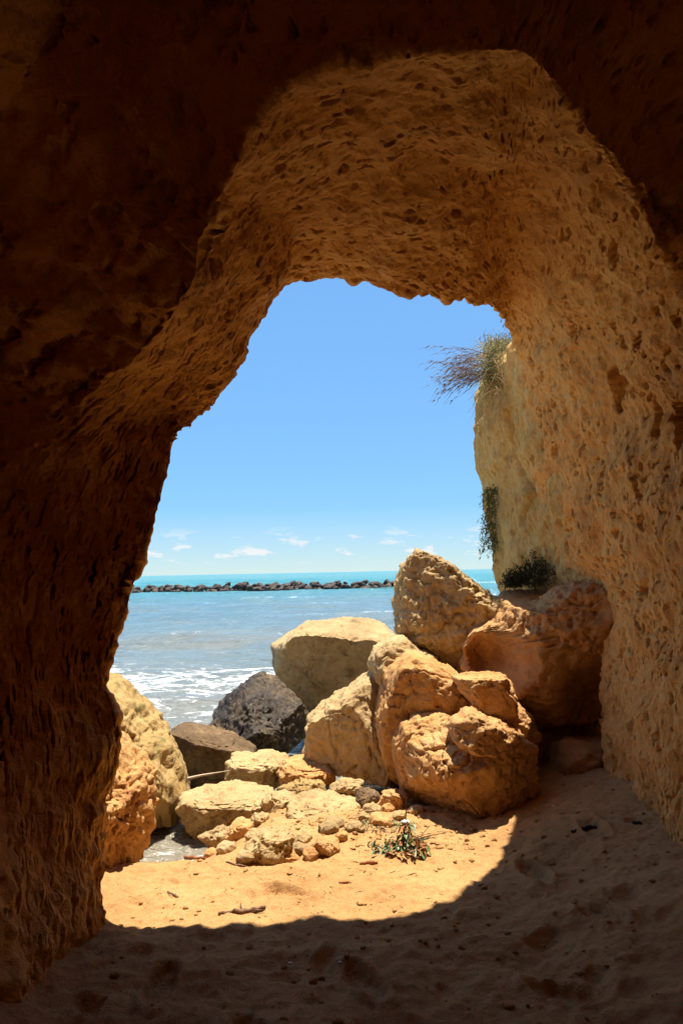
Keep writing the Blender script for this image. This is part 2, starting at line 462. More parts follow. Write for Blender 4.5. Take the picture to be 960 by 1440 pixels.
p_big = sharp(pits2(s_ * 3.4 + 1.7 + 0.2 * fbm(W3 * 7, 3), t_ * 1.6 + 9.1 + 0.2 * fbm(W3 * 7 + 9, 3), 0.5, 0.06, 0.24))
disp = lumps + grooves + grain + chips - p_tiny * 0.013 * patch - p_small * 0.055 * patch - p_mid * (0.025 + 0.07 * wallw) * patch - p_big * (0.012 + 0.15 * wall_r)
lip_chips = (fbm(W3 * 9 + 40, 3) * 0.02 + np.abs(fbm(W3 * 4 + 11, 2)) * 0.02) * near_lip
disp = disp + lip_chips
CVd = CV + N * disp.reshape(NR, NC, 1)
cave = link('cave', mesh_from('cave', CVd.reshape(-1, 3), grid_faces(NR, NC), M_CAVE), kind='structure',
            label='pitted orange sandstone cave walls and ceiling framing the sea', cat='cave')

# ------------------------------------------------------------------ the cliff that runs on outside, right of the mouth
zc = np.array([-1.0, 0.6, 1.44, 1.67, 2.0, 2.23, 2.51, 2.93, 3.31, 3.48, 3.62, 3.9, 4.6, 7.0])
xc = np.array([1.75, 1.68, 1.57, 1.53, 1.51, 1.50, 1.42, 1.37, 1.40, 1.50, 1.72, 2.2, 2.9, 4.4])
dc = np.array([4.4, 4.9, 5.5, 6.2, 7.0, 7.5, 7.9, 8.6, 10, 14])
oc = np.array([0.55, 0.30, 0.13, 0.04, 0.0, 0.06, 0.35, 1.5, 4.0, 9.0])
NU, NV = 320, 320
dd = np.interp(np.linspace(0, 1, NU), [0, 0.12, 0.72, 0.86, 1], [4.4, 5.0, 7.4, 8.3, 14])
zz = np.interp(np.linspace(0, 1, NV), [0, 0.1, 0.85, 1], [-1, 1.0, 3.9, 7])
def soft(a, n=6):
    for _ in range(n):
        a[1:-1] = 0.25 * a[:-2] + 0.5 * a[1:-1] + 0.25 * a[2:]
    return a
xoff = soft(np.interp(dd, dc, oc), 10); xz = soft(np.interp(zz, zc, xc), 8)
KV = np.zeros((NU, NV, 3))
KV[..., 0] = xoff[:, None] + xz[None, :]; KV[..., 1] = dd[:, None]; KV[..., 2] = zz[None, :]
KN = grid_normals(KV)
if KN[NU // 2, NV // 2, 0] > 0: KN = -KN
k3 = KV.reshape(-1, 3)
kd = fbm(k3 * 1.7 + 20, 3) * 0.06 + fbm(k3 * np.array([6, 6, 3.0]), 4, 0.6) * 0.035 + ridged(k3 * np.array([14, 14, 7]), 2) * 0.006
kd -= pits2(k3[:, 1] * 8 + warp[:len(k3), 0], k3[:, 2] * 5 + warp[:len(k3), 1], 0.5, 0.10, 0.36) * 0.06
crack = np.abs(k3[:, 1] - 6.15 - 0.25 * fbm(k3 * np.array([1, 1, 2.2]) + 77, 3))
kd -= np.exp(-(crack / 0.05) ** 2) * 0.10 * sstep(1.7, 2.1, k3[:, 2]) * (1 - sstep(2.7, 3.0, k3[:, 2]))
KV += KN * kd.reshape(NU, NV, 1)
link('cliff', mesh_from('cliff', KV.reshape(-1, 3), grid_faces(NU, NV), M_CLIFF), kind='structure',
     label='pale golden sandstone cliff outside the cave mouth', cat='cliff')

# ------------------------------------------------------------------ sand floor
def sand_z(x, y):
    x = np.asarray(x, float); y = np.asarray(y, float)
    left = 1 - sstep(-0.95, -0.4, x)
    z = -0.30 * left * sstep(3.7, 4.75, y) - 0.9 * sstep(5.0, 7.5, y) * (1 - 0.5 * sstep(0.8, 1.6, x)) - 0.10 * (1 - left) * sstep(4.3, 5.4, y)
    z = z + 0.20 * sstep(0.7, 1.75, x) * (1 - sstep(6, 8, y)) + 0.10 * (1 - sstep(-1.35, -0.95, x)) * (1 - sstep(3.4, 3.9, y))
    return z
def sand_full(x, y):
    p = np.stack([x, y, np.zeros_like(x)], 1)
    z = sand_z(x, y) + fbm(p * 1.3 + 2, 3) * 0.030 + fbm(p * np.array([3.5, 5.5, 1]), 3) * 0.020 + fbm(p * 14, 3) * 0.007 + fbm(p * 34, 2) * 0.0035
    dents = pits2(x * 3.1 + 0.3 * fbm(p * 3, 2), y * 3.1, 0.45, 0.15, 0.42)
    shade = np.clip(1 - sstep(2.9, 3.3, y) + sstep(0.55, 1.0, x), 0, 1)
    z = z - dents * (0.018 + 0.022 * shade)
    for (fx, fy, fa) in ((-0.35, 2.45, 0.3), (0.05, 2.75, 0.5), (0.35, 2.3, -0.2), (0.75, 2.65, 0.9), (1.05, 3.1, 0.4), (0.9, 3.6, 0.2), (1.3, 3.9, 0.1), (-0.7, 2.75, 0.0), (-0.3, 3.5, 1.2)):
        u = (x - fx) * math.cos(fa) + (y - fy) * math.sin(fa); w = -(x - fx) * math.sin(fa) + (y - fy) * math.cos(fa)
        rr_ = np.hypot(u / 0.055, (w / 0.135)) + 0.12 * fbm(p * 18, 2)
        z = z - 0.028 * (1 - sstep(0.75, 1.05, rr_)) + 0.012 * np.exp(-((rr_ - 1.25) / 0.2) ** 2)
    clods = pits2(x * 13 + 5, y * 13, 0.22, 0.12, 0.36)
    z = z + clods * 0.012 * (0.5 + 0.5 * shade)
    return z
NX, NY = 420, 500
gx = np.interp(np.linspace(0, 1, NX), [0, 0.06, 0.94, 1], [-4.5, -1.7, 2.3, 5])
gy = np.interp(np.linspace(0, 1, NY), [0, 0.08, 0.85, 1], [-11, 1.6, 5.6, 12])
X, Y = np.meshgrid(gx, gy)
Z = sand_full(X.ravel(), Y.ravel())
SV = np.stack([X.ravel(), Y.ravel(), Z], 1)
link('sand_ground', mesh_from('sand_ground', SV, grid_faces(NY, NX), M_SAND), kind='structure',
     label='orange sand floor of the cave, sunlit by the mouth', cat='ground')

def ground_at(x, y):
    return float(sand_full(np.array([x]), np.array([y]))[0])
_DS = np.arange(1.6, 7.0, 0.006)
def on_sand(px_, py_):
    """point of the sand surface that photo pixel shows"""
    d = P(px_, py_, 1.0) - np.array([0, 0, CAM_H])
    q = np.array([0, 0, CAM_H]) + d[None, :] * _DS[:, None]
    below = q[:, 2] <= sand_z(q[:, 0], q[:, 1]) + 0.03
    k0 = max(int(np.argmax(below)) - 25, 0) if below.any() else len(q) - 90
    seg = q[k0:k0 + 110]
    hit = seg[:, 2] <= sand_full(seg[:, 0], seg[:, 1])
    return seg[int(np.argmax(hit)) if hit.any() else -1].copy()

# ------------------------------------------------------------------ sea
def sea_mat():
    m, n, l, b = new_mat('sea_water')
    geo = n.new('ShaderNodeNewGeometry')
    sp = n.new('ShaderNodeSeparateXYZ'); l.new(geo.outputs['Position'], sp.inputs[0])
    # turbid near the shore, turquoise further out
    lg = nd(n, 'ShaderNodeMath', operation='LOGARITHM'); lg.inputs[1].default_value = 10.0
    l.new(sp.outputs['Y'], lg.inputs[0])
    mr = nd(n, 'ShaderNodeMapRange'); mr.inputs['From Min'].default_value = 0.6; mr.inputs['From Max'].default_value = 3.0
    l.new(lg.outputs[0], mr.inputs['Value'])
    cr = ramp(n, [(0.0, (0.24, 0.21, 0.15)), (0.25, (0.14, 0.18, 0.18)), (0.42, (0.09, 0.18, 0.22)), (0.55, (0.05, 0.22, 0.22)), (1.0, (0.0, 0.24, 0.25))])
    l.new(mr.outputs[0], cr.inputs[0])
    big = nd(n, 'ShaderNodeTexNoise', Scale=0.35, Detail=4, Roughness=0.55)
    mp = nd(n, 'ShaderNodeMapping'); mp.inputs['Scale'].default_value = (0.35, 1.0, 1.0)
    l.new(geo.outputs['Position'], mp.inputs['Vector']); l.new(mp.outputs[0], big.inputs['Vector'])
    silt = nd(n, 'ShaderNodeMapRange'); silt.inputs['From Min'].default_value = 0.5; silt.inputs['From Max'].default_value = 0.68
    l.new(big.outputs['Fac'], silt.inputs['Value'])
    nearf = nd(n, 'ShaderNodeMapRange'); nearf.inputs['From Min'].default_value = 60; nearf.inputs['From Max'].default_value = 12
    nearf.inputs['To Max'].default_value = 0.55
    l.new(sp.outputs['Y'], nearf.inputs['Value'])
    sm = nd(n, 'ShaderNodeMath', operation='MULTIPLY'); l.new(silt.outputs[0], sm.inputs[0]); l.new(nearf.outputs[0], sm.inputs[1])
    ms = nd(n, 'ShaderNodeMix', data_type='RGBA'); l.new(sm.outputs[0], ms.inputs['Factor']); l.new(cr.outputs[0], ms.inputs['A'])
    ms.inputs['B'].default_value = (0.22, 0.19, 0.125, 1)
    # foam
    at = n.new('ShaderNodeAttribute'); at.attribute_name = 'foam'
    f1 = nd(n, 'ShaderNodeTexNoise', Scale=4.2, Detail=7, Roughness=0.75, Distortion=1.2)
    mp2 = nd(n, 'ShaderNodeMapping'); mp2.inputs['Scale'].default_value = (0.55, 1.0, 1.0)
    l.new(geo.outputs['Position'], mp2.inputs['Vector']); l.new(mp2.outputs[0], f1.inputs['Vector'])
    fa = nd(n, 'ShaderNodeMath', operation='MULTIPLY_ADD'); fa.inputs[1].default_value = 0.245
    l.new(at.outputs['Fac'], fa.inputs[0]); l.new(f1.outputs['Fac'], fa.inputs[2])
    ft = nd(n, 'ShaderNodeMapRange'); ft.inputs['From Min'].default_value = 0.72; ft.inputs['From Max'].default_value = 0.80
    l.new(fa.outputs[0], ft.inputs['Value'])
    mf = nd(n, 'ShaderNodeMix', data_type='RGBA'); l.new(ft.outputs[0], mf.inputs['Factor']); l.new(ms.outputs['Result'], mf.inputs['A'])
    mf.inputs['B'].default_value = (0.80, 0.81, 0.80, 1)
    l.new(mf.outputs['Result'], b.inputs['Base Color'])
    rg = nd(n, 'ShaderNodeMapRange'); rg.inputs['To Min'].default_value = 0.10; rg.inputs['To Max'].default_value = 0.75
    l.new(ft.outputs[0], rg.inputs['Value']); l.new(rg.outputs[0], b.inputs['Roughness'])
    b.inputs['IOR'].default_value = 1.33
    w1 = nd(n, 'ShaderNodeTexNoise', Scale=2.2, Detail=6, Roughness=0.6)
    w2 = nd(n, 'ShaderNodeTexNoise', Scale=14.0, Detail=4, Roughness=0.6)
    mp3 = nd(n, 'ShaderNodeMapping'); mp3.inputs['Scale'].default_value = (0.5, 1.0, 1.0)
    l.new(geo.outputs['Position'], mp3.inputs['Vector'])
    l.new(mp3.outputs[0], w1.inputs['Vector']); l.new(mp3.outputs[0], w2.inputs['Vector'])
    b1 = nd(n, 'ShaderNodeBump', Strength=0.9, Distance=0.035); l.new(w2.outputs['Fac'], b1.inputs['Height'])
    b2 = nd(n, 'ShaderNodeBump', Strength=1.0, Distance=0.32); l.new(w1.outputs['Fac'], b2.inputs['Height']); l.new(b1.outputs[0], b2.inputs['Normal'])
    l.new(b2.outputs[0], b.inputs['Normal'])
    return m
M_SEA = sea_mat()
NRW, NCW = 640, 260
wy = 3.6 * (9000 / 3.6) ** (np.linspace(0, 1, NRW) ** 1.35)
wu = np.linspace(-1.6, 1.6, NCW)
Xw = wu[None, :] * (wy[:, None] + 4); Yw = np.repeat(wy[:, None], NCW, 1)
Hw = np.zeros_like(Xw); foam = np.zeros_like(Xw)
dist = Yw
for lam, amp, ang, ph in ((9.0, 0.13, 0.10, 0.3), (5.3, 0.08, -0.22, 1.9), (3.1, 0.05, 0.35, 4.0), (1.7, 0.028, -0.5, 2.2), (1.0, 0.012, 0.2, 0.7), (0.6, 0.007, -0.15, 5.0)):
    kx, ky = math.sin(ang) * 2 * math.pi / lam, math.cos(ang) * 2 * math.pi / lam
    wob = fbm(np.stack([Xw.ravel() * 0.13 / lam * 4, Yw.ravel() * 0.05 / lam * 4, np.full(Xw.size, ph)], 1), 2).reshape(Xw.shape)
    cut = 1 - sstep(lam * 12, lam * 40, dist)
    arg = kx * Xw + ky * Yw + ph + wob * 2.5
    Hw += amp * (np.sin(arg) + 0.3 * np.sin(2 * arg + 0.6)) * cut * (0.6 + 0.8 * np.clip(wob + 0.4, 0, 1))
shore = sstep(4.0, 12.0, dist)
Hw *= 0.18 + 0.82 * shore
pw = np.stack([Xw.ravel() * 0.12, Yw.ravel() * 0.3, np.zeros(Xw.size)], 1)
fn = fbm(pw, 3).reshape(Xw.shape)
band = np.exp(-((Yw - 11.3) / 3.2) ** 2) * (1 - sstep(-0.5, 3.0, Xw)) * 1.0
wash = 0.75 * (1 - sstep(5.4, 7.0, Yw))
crest = sstep(0.04, 0.12, Hw) * sstep(0.25, 0.75, fn) * 0.8 * (1 - sstep(45, 75, Yw))
crest = crest + np.exp(-((Yw - 39) / 1.4) ** 2 - ((Xw + 0.3) / 2.2) ** 2) * 1.0 + np.exp(-((Yw - 20) / 0.9) ** 2 - ((Xw + 1.4) / 1.2) ** 2) * 0.8
crest = crest + np.exp(-((Yw - 24) / 0.35) ** 2 - ((Xw + 4.6) / 2.4) ** 2) * 0.7
surf = np.exp(-((Yw - 71.3) / 1.0) ** 2) * 0.35 + np.exp(-((Yw - 74) / 4) ** 2 - ((Xw + 22.5) / 1.6) ** 2) * 1.3
surf = surf + np.exp(-((Yw - 90) / 10) ** 2) * sstep(13, 15, Xw) * 0.8
foam = np.clip(band + wash + crest + surf, 0, 1.3)
Zw = SEA_Z + Hw
WV = np.stack([Xw.ravel(), Yw.ravel(), Zw.ravel()], 1)
me = mesh_from('sea', WV, grid_faces(NRW, NCW), M_SEA)
att = me.attributes.new('foam', 'FLOAT', 'POINT'); att.data.foreach_set('value', foam.ravel().astype(np.float32))
link('sea', me, kind='structure', label='blue green sea with breaking foam', cat='sea')

# ------------------------------------------------------------------ boulders
def cube_sphere(n):
    u = np.tan(np.linspace(-1, 1, n + 1) * math.pi / 4)
    A, B = np.meshgrid(u, u, indexing='ij'); one = np.ones_like(A)
    vs, fs, off = [], [], 0
    for f in ((one, A, B), (-one, B, A), (B, one, A), (A, -one, B), (A, B, one), (B, A, -one)):
        v = np.stack([q.ravel() for q in f], 1); v /= np.linalg.norm(v, axis=1)[:, None]
        vs.append(v); fs.append(grid_faces(n + 1, n + 1) + off); off += len(v)
    v = np.concatenate(vs); f = np.concatenate(fs)
    key = np.round(v * 1e6).astype(np.int64)
    _, idx, inv = np.unique(key, axis=0, return_index=True, return_inverse=True)
    return v[idx], inv.reshape(-1)[f]
_cs = {}
def rock(name, poly, D, mat, thick=0.8, n=44, cuts=10, cutd=(0.70, 0.95), rough=1.0, detail=1.0, block=0.7, seed=0, label='', group=None,
         planes=(), dents=(), cat='boulder', kind=None, lean=0.0, cell=0.0, extra=None):
    """a solid boulder: the outline is its section at depth D, swelled to a real thickness, then cut into facets and weathered"""
    rs = np.random.default_rng(1000 + seed)
    n = max(14, int(n * 0.8))
    if n not in _cs: _cs[n] = cube_sphere(n)
    d, F = _cs[n]
    pts = np.array([P(x, y, D) for x, y in poly])[:, [0, 2]]
    x, y = pts[:, 0], pts[:, 1]; x2, y2 = np.roll(x, -1), np.roll(y, -1)
    cr_ = x * y2 - x2 * y; ar = cr_.sum() / 2
    c = np.array([((x + x2) * cr_).sum(), ((y + y2) * cr_).sum()]) / (6 * ar)
    ar = abs(ar); size = math.sqrt(ar)
    th = np.linspace(-math.pi, math.pi, 361)
    r = np.zeros(361)
    for k, a in enumerate(th):
        u = np.array([math.cos(a), math.sin(a)]); best = 0
        for q in range(len(pts)):
            p0, p1 = pts[q] - c, pts[(q + 1) % len(pts)] - c
            e = p1 - p0; den = u[0] * e[1] - u[1] * e[0]
            if abs(den) < 1e-9: continue
            tt_ = (p0[0] * e[1] - p0[1] * e[0]) / den; ss = (p0[0] * u[1] - p0[1] * u[0]) / den
            if tt_ > 0 and -1e-6 <= ss <= 1 + 1e-6: best = max(best, tt_)
        r[k] = best
    for _ in range(4):
        r[1:-1] = 0.25 * r[:-2] + 0.5 * r[1:-1] + 0.25 * r[2:]
        r[0] = r[-1] = 0.5 * (r[1] + r[-2])
    theta = np.arctan2(d[:, 2], d[:, 0]); rr = np.interp(theta, th, r)
    cphi = np.hypot(d[:, 0], d[:, 2])
    T_ = thick * size
    inpl = cphi ** block
    V = np.stack([np.cos(theta) * rr * inpl, np.sign(d[:, 1]) * np.abs(d[:, 1]) ** block * T_, np.sin(theta) * rr * inpl], 1)
    o_ = rs.uniform(0, 60, 3)
    f = 1.0 / size
    nv = V / (np.linalg.norm(V, axis=1)[:, None] + 1e-9)
    V = V + nv * (fbm(V * f * 1.8 + o_, 3) * 0.045 * size * rough)[:, None]
    for _ in range(cuts):
        nn = rs.normal(size=3); nn[1] = -abs(nn[1]) * 1.2; nn[2] = nn[2] * 0.8 - 0.35; nn /= np.linalg.norm(nn)
        q = V @ nn; lim = q.max() * rs.uniform(*cutd)
        V -= np.clip(q - lim, 0, None)[:, None] * nn * 0.92
    for nn, lim in planes:                        # planes in metres about the boulder's middle
        nn = np.array(nn, float); nn /= np.linalg.norm(nn)
        q = V @ nn
        V -= np.clip(q - lim, 0, None)[:, None] * nn * 0.97
    Wp = V + np.array([c[0], D, c[1]])
    V[:, 1] -= lean * V[:, 2]
    for (dx_, dy_, rad, dep) in dents:
        q = P(dx_, dy_, D)
        w = np.exp(-(((Wp[:, 0] - q[0]) ** 2 + (Wp[:, 2] - q[2]) ** 2) / rad ** 2) ** 2) * (V[:, 1] < 0)
        V[:, 1] += w * dep
    nv = V / (np.linalg.norm(V, axis=1)[:, None] + 1e-9)
    dsp = fbm(V * f * 3.2 + o_, 3) * 0.022 * size * rough
    dsp += ridged(V * 6 + o_, 3) * 0.014 * rough
    tilt = V @ np.array([[1, 0, 0.15], [0, 1, -0.1], [-0.15, 0.1, 1]])
    dsp += perlin(tilt * np.array([1.5, 1.5, 13]) + o_) * 0.008 * rough
    if cell > 0:
        f1, f2 = cells3(V * f * 4.5 + o_)
        dsp += (np.clip(f2 - f1, 0, 0.35) - 0.2) * cell * size
        g1, g2 = cells3(V * f * 10 + o_)
        dsp += (np.clip(g2 - g1, 0, 0.3) - 0.15) * cell * size * 0.45
    dsp += fbm(V * 15 + o_, 4, 0.6) * 0.011 * detail
    cr1, cr2 = cells3(V * f * 2.6 + o_ + 0.25 * np.stack([fbm(V * 5 + o_, 2), fbm(V * 5 + o_ + 9, 2), fbm(V * 5 + o_ + 18, 2)], 1))
    dsp -= np.exp(-((cr2 - cr1) / 0.035) ** 2) * 0.032 * min(size, 1.0) * rough
    dsp -= np.clip(fbm(V * 24 + o_ + 7, 2) - 0.25, 0, 1) * 0.03 * detail
    V = V + nv * dsp[:, None]
    if extra: V = extra(V)
    me = mesh_from(name, V, F, mat)
    return link(name, me, loc=(c[0], D, c[1]), label=label, cat=cat, group=group, kind=kind)

rock('boulder', [(384, 908), (402, 897), (437, 872), (472, 866), (525, 869), (557, 893), (570, 930), (570, 1020), (500, 1040), (425, 1025), (398, 975), (382, 945)],
     8.2, M_TAN, thick=0.75, n=64, seed=1, cuts=5, block=0.5, detail=1.2, lean=0.25, label='large rounded brown boulder at the water edge behind the dark wet rock', planes=[((0.05, -0.12, 0.99), 0.52), ((-0.25, -0.95, -0.15), 0.42)])
rock('boulder', [(293, 1007), (315, 981), (350, 951), (363, 947), (385, 954), (411, 981), (434, 1011), (436, 1060), (402, 1078), (350, 1078), (300, 1045)],
     6.9, M_DARK, thick=0.7, n=64, seed=2, cuts=6, cutd=(0.6, 0.85), rough=0.9, detail=1.3, planes=[((-0.6, -0.62, 0.5), 0.2), ((0.25, -0.57, 0.80), 0.16), ((0.8, -0.55, 0.1), 0.26), ((0.1, -0.97, -0.2), 0.3)], label='black wet angular boulder with glistening facets')
rock('boulder', [(237, 1033), (245, 1015), (297, 1024), (328, 1040), (356, 1055), (352, 1100), (256, 1104), (243, 1060)],
     6.2, M_BROWN, thick=0.6, n=48, seed=3, cuts=5, rough=0.6, label='dark brown wedge shaped boulder with a flat sloping top in the water', block=0.45, lean=0.2, planes=[((0.22, -0.05, 0.97), 0.17), ((-0.12, -0.98, -0.1), 0.26)])
rock('boulder', [(285, 1040), (292, 1022), (305, 1012), (318, 1030), (312, 1062), (292, 1062)], 6.95, M_DARK, thick=0.8, n=24, seed=31,
     label='small dark stone peeping out between the black boulder and the brown wedge')
rock('boulder', [(435, 1011), (459, 989), (500, 955), (518, 948), (536, 963), (560, 1000), (570, 1060), (556, 1118), (500, 1122), (462, 1100), (428, 1066), (432, 1030)],
     5.75, M_GOLD, thick=0.65, n=64, seed=4, cuts=7, lean=0.15, cutd=(0.6, 0.9), label='pale golden boulder with a flat tilted face beside the black rock', planes=[((-0.35, -0.25, 0.9), 0.42), ((-0.45, -0.88, 0.1), 0.27)])
rock('boulder', [(521, 932), (528, 914), (567, 894), (585, 905), (612, 930), (600, 985), (560, 990), (535, 975), (524, 955)],
     5.7, M_GOLD, thick=0.8, n=44, seed=5, label='small golden knob of rock tucked under the tall leaning boulder')
rock('boulder', [(515, 1055), (521, 1011), (535, 967), (540, 935), (574, 916), (607, 930), (650, 950), (680, 990), (670, 1080), (590, 1120), (535, 1095)],
     5.5, M_ORANGE, thick=0.5, n=64, seed=6, cuts=6, block=0.55, lean=0.35, label='rounded orange boulder in the heap below the tall leaning boulder', rough=0.8)
rock('boulder', [(550, 1036), (560, 1013), (580, 1001), (620, 997), (650, 1012), (660, 1080), (620, 1128), (570, 1128), (553, 1090)],
     5.15, M_ORANGE, thick=0.6, n=56, seed=7, cuts=5, block=0.6, lean=0.3, label='smooth domed orange boulder wedged behind the foot of the heap', rough=0.7)
rock('boulder', [(574, 1063), (580, 1046), (606, 1026), (640, 1012), (700, 1010), (740, 1040), (750, 1100), (700, 1140), (607, 1150), (570, 1140)],
     4.8, M_ORANGE, thick=0.6, n=80, seed=8, cuts=6, block=0.55, lean=0.35, label='broad orange boulder at the foot of the heap on the sand', planes=[((-0.35, -0.3, 0.88), 0.26)], detail=1.3)
rock('boulder', [(630, 1022), (640, 1012), (659, 1000), (672, 1003), (705, 1018), (715, 1045), (690, 1064), (655, 1052), (637, 1036)],
     4.55, M_RED, thick=0.9, n=40, seed=9, label='small hooked red brown stone on the broad foot boulder')
rock('boulder', [(585, 775), (606, 780), (630, 794), (655, 814), (690, 838), (735, 850), (740, 900), (690, 935), (655, 955), (635, 955), (594, 922), (572, 906), (562, 884), (553, 850), (557, 819), (570, 790)],
     6.0, M_GOLD, thick=0.5, n=90, seed=10, cuts=8, cutd=(0.75, 0.95), rough=0.9, cell=0.05, detail=1.6, label='tall leaning pale boulder with a knobbly face topping the heap',
     planes=[((0.45, 0.2, 0.87), 0.36), ((-0.3, -0.9, 0.25), 0.36)])
rock('boulder', [(640, 905), (652, 884), (690, 872), (708, 850), (730, 822), (780, 815), (850, 812), (960, 850), (960, 950), (900, 1015), (790, 1005), (740, 1015), (690, 1000), (652, 975), (642, 940)],
     5.7, M_RED, thick=0.5, n=100, seed=11, lean=0.2, cuts=3, cutd=(0.85, 0.98), rough=0.9, detail=1.5, label='massive red brown overhanging block with a scooped hollow below the shrub',
     planes=[((0.0, -0.12, 0.99), 0.40)], dents=[(682, 918, 0.19, 0.42), (800, 960, 0.2, 0.15)], block=0.6)
rock('rock_ledge', [(640, 953), (665, 944), (702, 945), (716, 960), (722, 1000), (700, 1008), (672, 992), (650, 974)],
     4.95, M_ORANGE, thick=0.55, n=44, seed=12, cuts=3, label='bright flat topped ledge jutting under the hollow of the red block', planes=[((0, -0.05, 1), 0.10)], cat='rock ledge', block=0.5)
rock('boulder', [(742, 868), (768, 842), (800, 822), (832, 815), (880, 850), (885, 910), (800, 925), (755, 900)], 5.25, M_RED, thick=0.6, n=56, seed=41, cuts=7, detail=1.4, lean=0.1,
     label='red brown hump bulging from the red block against the right cave wall')
rock('boulder', [(668, 1008), (690, 985), (725, 990), (750, 1015), (760, 1060), (720, 1075), (680, 1050)], 5.1, M_RED, thick=0.6, n=44, seed=42, cuts=7, detail=1.3, lean=0.25,
     label='rough red stone wedged between the foot boulder and the red block')
rock('boulder', [(775, 1062), (800, 1042), (850, 1040), (870, 1075), (865, 1110), (790, 1112)], 5.15, M_RED, thick=0.6, n=36, seed=43, cuts=7,
     label='low shaded stone in the corner at the foot of the right wall')
rock('boulder', [(690, 985), (880, 960), (900, 1130), (700, 1130)], 6.0, M_RED, thick=0.5, n=48, seed=13,
     label='deep shaded rock in the recess beneath the red block')
rock('boulder', [(60, 930), (148, 957), (190, 1000), (225, 1040), (246, 1080), (257, 1115), (254, 1145), (205, 1155), (60, 1155)],
     5.2, M_ALGAE, thick=0.7, n=72, seed=14, cuts=5, detail=1.3, label='sloping golden boulder with green algae beside the dark cave wall', planes=[((0.62, -0.25, 0.74), 0.40)])
def drip(V):
    w = 1 - sstep(-0.1, 0.25, V[:, 2])
    a = ridged(np.stack([V[:, 0] * 16, V[:, 1] * 16, V[:, 2] * 4], 1), 2) * 0.03 * w
    return V + V / (np.linalg.norm(V, axis=1)[:, None] + 1e-9) * a[:, None]
rock('rock_ledge', [(90, 990), (150, 1030), (185, 1060), (209, 1092), (206, 1130), (200, 1170), (188, 1200), (165, 1225), (155, 1275), (90, 1290)],
     4.05, M_ORANGE, thick=0.55, n=90, seed=15, cuts=3, planes=[((0.66, -0.2, 0.72), 0.26)], detail=1.6, label='jagged sunlit orange ledge with fretted foot joined to the left cave wall', cat='rock ledge', extra=drip)

SMALL = [
    ('boulder', [(319, 1088), (328, 1064), (350, 1062), (367, 1042), (385, 1046), (402, 1072), (402, 1100), (360, 1112), (325, 1108)], 5.75, M_GOLD, 36, 'pointed tan stone with a shaded face in front of the brown wedge'),
    ('boulder', [(393, 1085), (408, 1068), (440, 1062), (460, 1072), (467, 1090), (464, 1110), (420, 1114), (396, 1108)], 5.55, M_ORANGE, 32, 'smooth rounded orange stone between the pointed stone and the pale boulder'),
    ('boulder', [(253, 1137), (262, 1120), (300, 1108), (340, 1100), (375, 1103), (385, 1117), (366, 1134), (340, 1154), (300, 1170), (275, 1166)], 5.0, M_GOLD, 44, 'long flat pale slab lying in the shallow water'),
    ('boulder', [(366, 1148), (375, 1125), (400, 1112), (414, 1120), (405, 1144), (385, 1155)], 4.9, M_GOLD, 28, 'small pale stone between the flat slab and the low broad stone'),
    ('boulder', [(398, 1158), (410, 1130), (440, 1110), (480, 1107), (504, 1135), (506, 1158), (470, 1178), (430, 1190), (405, 1182)], 4.78, M_GOLD, 56, 'low broad pale stone rising half buried from the sand'),
    ('boulder', [(466, 1112), (480, 1100), (505, 1097), (512, 1115), (495, 1130), (475, 1126)], 5.1, M_GOLD, 26, 'little pale stone at the base of the pale golden boulder'),
    ('boulder', [(394, 1107), (425, 1098), (450, 1100), (457, 1112), (430, 1122), (400, 1120)], 5.3, M_ALGAE, 26, 'flat mossy stone in front of the smooth rounded stone'),
    ('boulder', [(284, 1177), (305, 1163), (322, 1166), (325, 1188), (300, 1194)], 4.55, M_TAN, 26, 'brown lump at the edge of the wet channel by the flat slab'),
    ('boulder', [(318, 1180), (330, 1160), (350, 1164), (356, 1185), (335, 1194)], 4.5, M_ORANGE, 26, 'orange lump at the sand edge below the flat slab'),
    ('boulder', [(498, 1132), (508, 1113), (526, 1114), (537, 1130), (518, 1142)], 4.95, M_BROWN, 22, 'small brown stone at the shadowed gap below the pale boulder'),
    ('boulder', [(526, 1134), (540, 1118), (560, 1112), (573, 1125), (566, 1141)], 4.85, M_RED, 22, 'small red brown stone against the foot boulder'),
    ('boulder', [(345, 1200), (365, 1177), (400, 1166), (412, 1186), (405, 1205), (370, 1210)], 3.95, M_GOLD, 30, 'half buried pale stone poking from the sunlit sand among the rubble'),
    ('boulder', [(203, 1150), (212, 1137), (224, 1140), (226, 1155), (210, 1160)], 4.95, M_BROWN, 20, 'small dark block in the water at the algae boulder foot'),
    ('boulder', [(440, 1193), (450, 1183), (468, 1186), (472, 1196), (455, 1200)], 3.92, M_RED, 18, 'small red stone lying on sunlit sand near the twigs'),
    ('boulder', [(348, 1160), (360, 1146), (374, 1150), (378, 1165), (360, 1172)], 4.7, M_GOLD, 20, 'little stone under the end of the flat slab'),
    ('boulder', [(372, 1170), (385, 1155), (402, 1160), (404, 1176), (385, 1180)], 4.6, M_GOLD, 20, 'little stone leaning on the low broad stone'),
]
for k, (nm, poly, D, mt, n, lab) in enumerate(SMALL):
    rock(nm, poly, D, mt, thick=0.7, n=n + 10, seed=100 + k, cuts=6, cutd=(0.65, 0.95), planes=[((0.1, -0.1, 0.98), 0.065 if n > 30 else 0.06)], label=lab, group='stones along the waterline', rough=1.2, detail=1.3, cat='stone')

